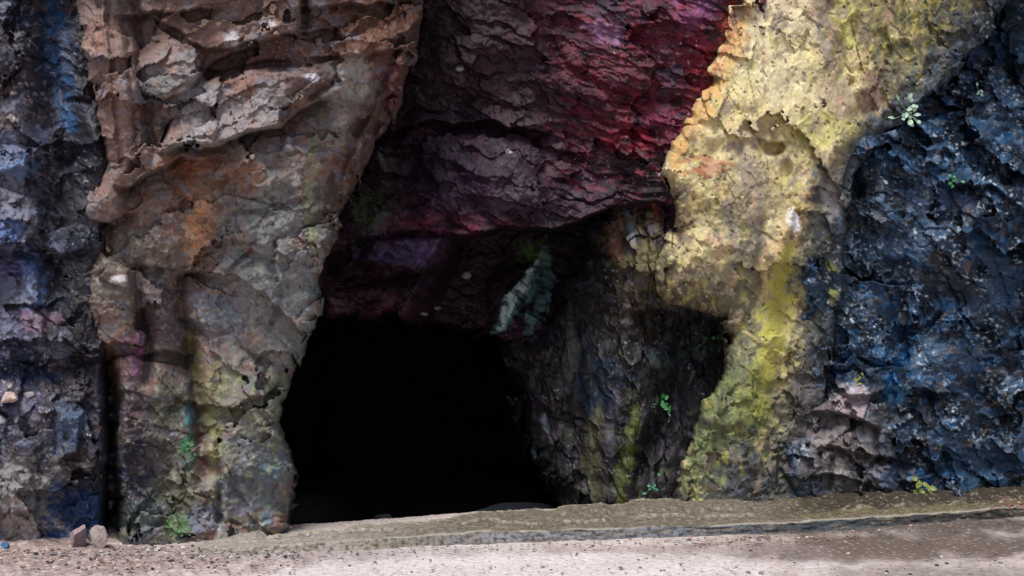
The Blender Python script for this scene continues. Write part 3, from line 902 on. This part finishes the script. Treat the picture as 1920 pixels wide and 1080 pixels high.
def ground():
    xs = np.concatenate([-np.geomspace(300, 7.2, 24), np.arange(-7, 7.01, .016), np.geomspace(7.2, 300, 24)])
    ys = np.concatenate([-np.geomspace(300, 3.8, 24), np.arange(-3.6, -2.5, .06), np.arange(-2.5, 1.5, .016), np.geomspace(1.6, 300, 20)])
    X, Y = np.meshgrid(xs, ys)
    d = np.maximum(Y + DIST, 1.0)
    U = np.clip(960 + X / d * F, -3000, 5000); V = np.clip(HOR + EYE * F / d, 660, 2500)
    near = ss(7.5, 5.5, np.abs(X)) * ss(-4, -3, Y)
    Z = .012 * fbm(X, Y, .9, 4, 3) + near * (.006 * fbm(X, Y, .08, 4, 7) + .003 * fbm(X, Y, .03, 2, 9))
    rubble = ss(520, 250, U) * near
    h, e, cid = facets(X, Y, .05, 21, .8, .8)
    Z += rubble * (.014 * h + .02 * fbm(X, Y, .2, 3, 17))
    Z += .05 * ss(1040, 1028, V) * ss(260, 60, U) * near
    back = np.interp(U, [300, 530, 900, 1280, 1520, 1900, 2400], [1000, 980, 955, 935, 920, 908, 890])
    Z -= .5 * ss(6, -14, V - back) * ss(420, 500, U) * ss(1400, 1330, U)
    far = ss(40, 250, np.hypot(X, Y)); Z = Z * (1 - far)
    c = np.zeros(X.shape + (3,)); c[:] = lin((206, 196, 194)) * .78
    blob2(c, U, V, 900, 1080, 600, 60, (240, 234, 238), 1, 1)
    blob2(c, U, V, 150, 1040, 420, 36, (164, 146, 142), .9, 2)
    blob2(c, U, V, 120, 1080, 260, 24, (188, 172, 172), .6, 3)
    blob2(c, U, V, 1720, 1022, 330, 26, (112, 98, 92), .95, 4)
    blob2(c, U, V, 1700, 985, 330, 16, (98, 86, 80), .9, 5)
    blob2(c, U, V, 1560, 1040, 160, 14, (126, 112, 106), .8, 6)
    blob2(c, U, V, 1800, 1085, 260, 22, (156, 146, 142), .8, 7)
    blob2(c, U, V, 1250, 1030, 260, 8, (176, 160, 160), .6, 8)
    blob2(c, U, V, 640, 1035, 300, 12, (186, 180, 184), .6, 9)
    c *= np.exp(.10 * fbm(X, Y, .5, 5, 31) + .14 * fbm(X, Y, .05, 3, 33))[..., None]
    c *= np.array([1.0, .962, .935])
    c *= (1 + rubble * .7 * (cid - .5))[..., None]
    m = ss(.45, .7, fbm(X, Y * 1.5, .05, 2, 41)) * near
    c += (lin((120, 98, 92)) * .6 - c) * (m * .6)[..., None]
    m = ss(.55, .8, fbm(X, Y * 1.5, .035, 2, 43)) * near
    c += (lin((240, 236, 236)) * .65 - c) * (m * .6)[..., None]
    c *= (1 - .9 * ss(6, -6, V - back) * ss(420, 500, U) * ss(1420, 1380, U))[..., None]  # cave shade painted into the floor colour behind the step
    damp = ss(1350, 1600, U) * ss(1075, 1030, V) * near
    col = np.concatenate([np.clip(c, .01, .8), (damp * .5)[..., None]], -1)
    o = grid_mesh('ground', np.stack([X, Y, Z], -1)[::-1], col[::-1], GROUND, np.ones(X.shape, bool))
    tag(o, kind='structure')
GROUND = stone_mat('gritty_ground', .9, .6, .35, 45, .3)
ground()

# ------------------------------------------------------------------ low stone step along the foot of the rocks
FRONT = [(330, 1046), (400, 1043), (900, 1020), (1280, 1007), (1500, 999), (1880, 972), (2150, 952)]
def step():
    us = np.arange(330, 2150, 1.8)
    fv = np.interp(us, [p[0] for p in FRONT], [p[1] for p in FRONT])
    fx, fy = gpos(us, fv)
    t = np.concatenate([np.linspace(0, 1, 9), 1 + np.arange(.014, 2.4, .014)])
    U, T = np.meshgrid(us, t)
    FX = np.broadcast_to(fx, U.shape); FY = np.broadcast_to(fy, U.shape)
    H = .085 * ss(330, 1000, U) + .03 * ss(330, 420, U)
    H = .8 * H * (1 + .16 * fbm(FX, T * 0 + 3, .5, 4, 2)) + .006 * fbm(FX, T, .12, 3, 4)
    face = np.clip(T, 0, 1); top = np.maximum(T - 1, 0)
    slope = .02 + .16 * ss(1100, 400, U)                        # the face leans back and turns to a sandy ramp at the left end
    Y = FY + slope * face + top + .022 * fbm(FX, face * 2, .16, 5, 6) * ss(0, .3, face) * ss(.5, 0, top)
    Z = H * face ** 1.1 - .02 * (1 - ss(0, .15, face))
    Z += np.minimum(top, .5) * .02
    lip = .36 + .16 * fbm(FX, T * 0, .9, 4, 12) + .05 * fbm(FX, top * 2, .22, 4, 13)
    brk = ss(-.25, .25, fbm(FX, T * 0 + 5, .45, 3, 19))
    Z += .026 * brk * ss(-.012, .012, top - lip) * ss(380, 520, U)     # a broken upper crust
    lip2 = .62 + .14 * fbm(FX, T * 0 + 9, .5, 4, 22)
    Z += .03 * ss(-.012, .012, top - lip2) * ss(900, 1200, U)
    Z += ss(1480, 1620, U) * ss(.25, .5, top) * .03 * (fbm(FX, Y, .12, 4, 64) + .6)
    Z += ss(0, .1, top) * (.004 * fbm(FX, Y, .09, 4, 14) + .005 * fbm(FX, Y, .4, 3, 15) + .004 * fbm(FX, Y, .03, 2, 16))
    bu = U + 0
    bv = np.interp(U, [330, 530, 900, 1280, 1520, 1900, 2200], [1002, 988, 963, 944, 930, 917, 905]) + 2.5 * fbm(FX, FX * 0, .35, 4, 71)
    yb = (EYE - .11) * F / (bv - HOR) - DIST
    over = Y - yb
    Z -= .42 * np.clip(over / .10, 0, 1) * ss(440, 520, U) * ss(1400, 1330, U)
    Y = np.where((over > .10) & (U > 440) & (U < 1400), yb + .10 + (over - .10) * .1, Y)
    c = np.zeros(U.shape + (3,)); c[:] = lin((144, 133, 120)) * .62
    def mx(m, col, k=.62):
        nonlocal c
        c = c + (lin(col) * k - c) * np.clip(m, 0, 1)[..., None]
    n1 = fbm(FX, Y, .5, 5, 51); n2 = fbm(FX, Y * 2, .12, 4, 52); n3 = fbm(FX, Y * 2, .05, 3, 53)
    mx(ss(900, 560, U + 90 * n1), (190, 180, 172))
    mx(ss(1350, 1600, U + 150 * n1) * ss(.1, .3, top), (104, 94, 76))
    mx(ss(1450, 1620, U + 100 * n1) * ss(.05, .12, top) * ss(.42, .3, top + .1 * n1), (134, 120, 88))
    mx(ss(-.1, .4, n2) * .75 * ss(500, 900, U), (104, 94, 78))
    mx(ss(.3, .7, n3) * .6, (198, 190, 170))
    mx(ss(.5, .62, fbm(FX, Y * 3, .10, 3, 57)) * .8, (84, 74, 64))
    crack = np.abs(fbm(FX * .5, Y * 2, .3, 4, 58)); Z -= .014 * ss(.06, .0, crack) * ss(.1, .2, top)
    e1 = np.exp(-((top - lip - .02) / .03) ** 2) * ss(400, 520, U) * ss(-.1, .3, n3 + .3); mx(e1 * .6 * brk, (206, 196, 176))
    e1 = np.exp(-((top - lip + .03) / .025) ** 2) * ss(400, 520, U); mx(e1 * .5 * brk, (84, 74, 62))
    e1 = ss(.10, .0, np.abs(over + .04)) * ss(0, .3, n2 + .1); mx(e1 * .7, (206, 196, 172))
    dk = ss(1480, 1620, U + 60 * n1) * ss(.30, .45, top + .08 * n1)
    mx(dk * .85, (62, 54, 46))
    mx(ss(.2, .5, fbm(FX, Y * 2.5, .06, 4, 61)) * .6, (92, 84, 70))
    mx(ss(.35, .6, fbm(FX, Y * 3, .09, 4, 62)) * .6, (188, 178, 156))
    edge = ss(.09, .0, np.abs(T - 1.0)) * ss(.0, .35, n1 + .25 + .4 * ss(1300, 1600, U))
    mx(edge * .8, (206, 200, 186))
    f = ss(.98, .85, T) * ss(.05, .2, T)
    mx(f * ss(700, 1000, U + 60 * n1) * .8, (168, 172, 182))
    mx(f * ss(1000, 1350, U + 60 * n1) * .8, (124, 132, 144))
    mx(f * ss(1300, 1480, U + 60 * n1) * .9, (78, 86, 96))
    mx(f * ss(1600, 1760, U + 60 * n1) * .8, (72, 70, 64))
    mx(f * ss(.05, .4, fbm(FX, face * .6, .22, 4, 81)) * .8, (150, 138, 122))
    mx(f * ss(.1, .4, fbm(FX * 3, face * .5, .12, 4, 82)) * .7, (62, 60, 58))
    c *= np.exp(.18 * n2 + .12 * n3)[..., None]
    col = np.concatenate([np.clip(c, .01, .8), np.zeros(U.shape + (1,))], -1)
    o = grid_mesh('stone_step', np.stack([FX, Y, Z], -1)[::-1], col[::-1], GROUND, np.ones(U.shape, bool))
    tag(o, 'long low weathered stone step running along the foot of the rocks', 'step')
    return o
STEP = step()

# ------------------------------------------------------------------ loose stones
def stone(name, label, u, v, wpx, hpx, col, seed, depth=None, lift=0, group=None, mat=None, tall=1.0):
    y = depth if depth is not None else surf_at(u, v) - .01
    k = (DIST + y) / F
    x = (u - 960) * k; z = EYE - (v - HOR) * k
    bm = bmesh.new()
    bmesh.ops.create_icosphere(bm, subdivisions=4, radius=1)
    rng = np.random.RandomState(seed)
    N = rng.normal(size=(13, 3)); N /= np.linalg.norm(N, axis=1, keepdims=True); D = rng.uniform(.36, .78, 13)
    for q in bm.verts:
        p = np.array(q.co)
        for n, dd in zip(N, D):
            e = p.dot(n) - dd
            if e > 0: p = p - n * e * (.97 if name != 'boulder' else .45)
        nv = mathutils.Vector(p) + mathutils.Vector((seed * 3.7, 0, 0))
        p = p * (1 + .10 * mathutils.noise.noise(nv * 2.2) + .06 * mathutils.noise.noise(nv * 6) + .03 * mathutils.noise.noise(nv * 14))
        q.co = (p[0] * wpx * k / 2 * 1.3, p[1] * min(wpx, hpx) * k / 2, p[2] * hpx * k / 2 * 1.3)
    me = bpy.data.meshes.new(name); bm.to_mesh(me); bm.free()
    for p in me.polygons: p.use_smooth = name == 'boulder'
    me.materials.append(plain_mat('stone_' + str(seed), lin(col) * 1.15, .8, .35, 38))
    o = bpy.data.objects.new(name, me); o.location = (x, y, z)
    o.rotation_euler = (0, rng.uniform(-.25, .25), rng.uniform(-1, 1))
    S.collection.objects.link(o)
    return tag(o, label, 'stone', group)

stone('loose_stone', 'pinkish pointed stone standing beside the deep blue patch at the cliff foot', 146, 1004, 40, 52, (134, 116, 120), 1, -1.33)
stone('loose_stone', 'pale grey upright stone at the edge of the dark vertical crevice', 180, 1008, 36, 46, (150, 138, 134), 2, -1.34)
stone('loose_stone', 'small blue stone on the gravel against the left edge', 8, 1027, 24, 18, (52, 92, 132), 3, -1.40)
stone('loose_stone', 'cream square-edged stone wedged in the dark left wall', 17, 747, 26, 24, (176, 156, 148), 4)
stone('loose_stone', 'white flat stone wedged in the left wall beside the cream stone', 50, 739, 30, 13, (170, 164, 166), 5)
stone('loose_stone', 'white stone wedged lowest of three in the left wall', 6, 788, 15, 12, (164, 162, 170), 6)
stone('boulder', 'dim bluish low boulder lying on the cave floor by the right wall', 970, 1000, 300, 110, (14, 21, 34), 7, 2.0)
stone('boulder', 'small dim boulder just behind the step inside the cave', 716, 986, 60, 40, (20, 25, 32), 8, .6)
stone('loose_stone', 'pale stone among red leaves at the right end of the step', 1893, 937, 24, 14, (206, 196, 188), 9, 1.0)
stone('loose_stone', 'dark rubble stone on the step under the blue wall', 1812, 925, 60, 22, (62, 58, 50), 12, 1.15)

# ------------------------------------------------------------------ small plants rooted in the rock
def leaf_verts(bm, base, dirv, up, L, W, curl=.15):
    dirv = dirv / np.linalg.norm(dirv); side = np.cross(dirv, up); side /= np.linalg.norm(side) + 1e-9
    n = np.cross(side, dirv)
    prof = [(0, .06), (.2, .6), (.45, 1), (.7, .8), (.9, .35), (1, .02)]
    rows = []
    for t, ww in prof:
        c = base + dirv * L * t - n * curl * L * t * t
        rows.append([bm.verts.new(c - side * W * ww / 2 + n * W * .12 * ww), bm.verts.new(c), bm.verts.new(c + side * W * ww / 2 + n * W * .12 * ww)])
    for a, b in zip(rows, rows[1:]):
        for j in (0, 1):
            bm.faces.new((a[j], a[j + 1], b[j + 1], b[j]))

GREENS = {
    'bright': plain_mat('bright_leaf', (.05, .24, .06), .5, .35, 40),
    'dark': plain_mat('dark_leaf', (.03, .14, .04), .5, .35, 40),
    'teal': plain_mat('teal_leaf', (.07, .30, .17), .5, .35, 40),
    'mint': plain_mat('mint_leaf', (.34, .50, .38), .6, .3, 40),
    'moss': plain_mat('moss_leaf', (.10, .17, .06), .7, .4, 40),
    'olive': plain_mat('olive_leaf', (.22, .26, .06), .6, .3, 40),
}
def sprig(label, u, v, n, spread, L, kind, seed, name='leaf_sprig', cat='plant', hang=0.0, depth=None):
    rng = np.random.RandomState(seed)
    y = (surf_at(u, v) if depth is None else depth) - .03
    k = (DIST + y) / F
    root = np.array([0., .03, 0.])
    bl, bs = bmesh.new(), bmesh.new()
    for i in range(n):
        tip = np.array([rng.normal() * spread, -abs(rng.normal()) * spread * .5 - .01, rng.normal() * spread - hang * rng.uniform(0, 1) * spread]) * k
        dv = tip - root
        leaf_verts(bl, tip, np.array([rng.normal(), -.5, rng.normal() - .2]), np.array([0, -1., .3]), L * k * rng.uniform(.5, 1.0), L * k * .6 * rng.uniform(.7, 1.1))
        a = np.array([dv[2], 0, -dv[0]]); a = a / (np.linalg.norm(a) + 1e-9) * .0015
        vs = [bs.verts.new(root - a), bs.verts.new(root + a), bs.verts.new(tip + a), bs.verts.new(tip - a)]
        bs.faces.new(vs)
    loc = ((u - 960) * k, y, EYE - (v - HOR) * k)
    r = bpy.data.objects.new(name, None); r.location = loc; S.collection.objects.link(r)
    tag(r, label, cat)
    for nm, bm in (('leaves', bl), ('stem', bs)):
        me = bpy.data.meshes.new(nm); bm.to_mesh(me); bm.free()
        me.materials.append(GREENS[kind])
        o = bpy.data.objects.new(nm, me); o.parent = r; S.collection.objects.link(o)

sprig('bright green leafy sprig growing on the shaded wall right of the cave', 1238, 760, 16, 11, 13, 'bright', 1)
sprig('pale leaf tuft hanging under the bright green sprig on the shaded wall', 1254, 783, 6, 7, 9, 'mint', 2)
sprig('dark green sprig beneath the yellow pillar bulge at the shaded recess', 1333, 636, 14, 14, 10, 'dark', 3)
sprig('small teal green plant low on the shaded wall near the step', 1226, 911, 8, 9, 9, 'teal', 4)
sprig('pale mint star shaped rosette on the edge of the yellow pillar', 1704, 211, 22, 11, 15, 'mint', 5, 'leaf_rosette')
sprig('tiny pale mint sprig high on the blue black wall', 1837, 171, 5, 5, 9, 'mint', 6)
sprig('small green sprig in the middle of the blue black wall', 1788, 340, 7, 8, 10, 'bright', 7)
sprig('grassy olive tuft at the foot of the blue black wall', 1726, 908, 12, 9, 16, 'olive', 8)
sprig('small green sprig between the yellow pillar and the blue wall', 1608, 712, 6, 6, 8, 'olive', 9)
sprig('emerald green moss plant hanging in the groove of the brown pillar', 352, 838, 34, 10, 7, 'dark', 10, hang=1.6)
sprig('green leafy tuft at the foot of the brown pillar', 335, 984, 26, 15, 7, 'moss', 11)

# ------------------------------------------------------------------ fallen leaves and gravel (countless)
def litter():
    rng = np.random.RandomState(5)
    mats = [plain_mat('fallen_leaf_' + n, c, .7, .3, 60) for n, c in (('red', (.24, .09, .07)), ('brown', (.13, .08, .06)), ('pink', (.36, .22, .20)), ('dark', (.035, .035, .045)), ('pale', (.5, .46, .42)))]
    bm = bmesh.new(); mi = []
    def add(u, v, z, L, m):
        x, y = gpos(u, v, z)
        a = rng.uniform(0, 6.28)
        nf = len(bm.faces)
        leaf_verts(bm, np.array([x, y, z + .004 + rng.uniform(0, .008)]), np.array([math.cos(a), math.sin(a), rng.uniform(-.1, .35)]), np.array([rng.normal() * .3, rng.normal() * .3, 1.]), L, L * rng.uniform(.4, .7), .1)
        bm.faces.ensure_lookup_table()
        for f in bm.faces[nf:]: f.material_index = m
    def fv(u): return np.interp(u, [p[0] for p in FRONT], [p[1] for p in FRONT])
    for i in range(330):                                   # drift along the foot of the step
        u = rng.uniform(560, 1900); add(u, fv(u) + 3 + abs(rng.normal()) * 10, 0.006, rng.uniform(.02, .042), rng.choice([0, 1, 2, 3, 4], p=[.3, .2, .28, .1, .12]))
    for i in range(120):
        u = rng.normal(1400, 80); add(u, fv(u) + 4 + abs(rng.normal()) * 7, .006, rng.uniform(.02, .045), rng.choice([0, 1, 2], p=[.5, .2, .3]))
    for i in range(420):                                   # left gravel
        u = rng.uniform(-20, 560) ; add(u, rng.uniform(1026, 1078), .012, rng.uniform(.015, .045), rng.choice([0, 1, 2, 3, 4], p=[.1, .3, .25, .2, .15]))
    for i in range(130):                                   # open ground
        add(rng.uniform(400, 1900), rng.uniform(1030, 1080), .008, rng.uniform(.012, .035), rng.choice([1, 2, 3, 4], p=[.3, .3, .25, .15]))
    for i in range(260):                                   # on the step
        u = rng.uniform(520, 1900); t = rng.uniform(.05, .9)
        v1, v2 = fv(u) - 18, np.interp(u, [530, 900, 1280, 1520, 1900], [988, 963, 944, 930, 917])
        add(u, v1 + (v2 - v1) * t, .118, rng.uniform(.012, .034), rng.choice([0, 1, 2, 3, 4], p=[.12, .38, .15, .25, .1]))
    for i in range(150):                                   # pile at the right end
        u = rng.normal(1905, 26); add(u, 950 + rng.normal() * 9, .13 + rng.uniform(0, .05), rng.uniform(.03, .06), rng.choice([0, 1, 2, 4], p=[.45, .3, .15, .1]))
    me = bpy.data.meshes.new('fallen_leaves'); bm.to_mesh(me); bm.free()
    for m in mats: me.materials.append(m)
    o = bpy.data.objects.new('fallen_leaves', me); S.collection.objects.link(o)
    tag(o, 'scattered red and brown fallen leaves along the step and gravel', 'leaf litter', kind='stuff')
litter()

def gravel():
    rng = np.random.RandomState(9)
    mats = [plain_mat('gravel_' + n, c, .85, .3, 60) for n, c in (('grey', (.20, .18, .18)), ('pink', (.36, .27, .26)), ('pale', (.52, .49, .48)), ('dark', (.06, .06, .075)))]
    bm = bmesh.new()
    def add(u, v, r, m):
        x, y = gpos(u, v)
        nf = len(bm.faces)
        g = bmesh.ops.create_icosphere(bm, subdivisions=1, radius=1)
        sc = np.array([r * rng.uniform(.7, 1.4), r * rng.uniform(.7, 1.3), r * rng.uniform(.4, .8)])
        for q in g['verts']:
            p = np.array(q.co) * sc * rng.uniform(.75, 1.15)
            q.co = (p[0] + x, p[1] + y, p[2] + .006)
        bm.faces.ensure_lookup_table()
        for f in bm.faces[nf:]: f.material_index = m
    for i in range(520):
        u = rng.uniform(-20, 560); add(u, 1024 + abs(rng.normal()) * 18, rng.uniform(.005, .022), rng.choice(4, p=[.35, .3, .2, .15]))
    for i in range(220):
        add(rng.uniform(200, 1950), rng.uniform(1010, 1082), rng.uniform(.003, .010), rng.choice(4, p=[.3, .3, .2, .2]))
    for i in range(60):
        u = rng.uniform(-20, 1950); add(u, rng.uniform(1030, 1080), rng.uniform(.010, .02), rng.choice(4, p=[.3, .3, .2, .2]))
    me = bpy.data.meshes.new('gravel'); bm.to_mesh(me); bm.free()
    for m in mats: me.materials.append(m)
    o = bpy.data.objects.new('gravel', me); S.collection.objects.link(o)
    tag(o, 'loose pinkish grey gravel on the pale ground', 'gravel', kind='stuff')
gravel()
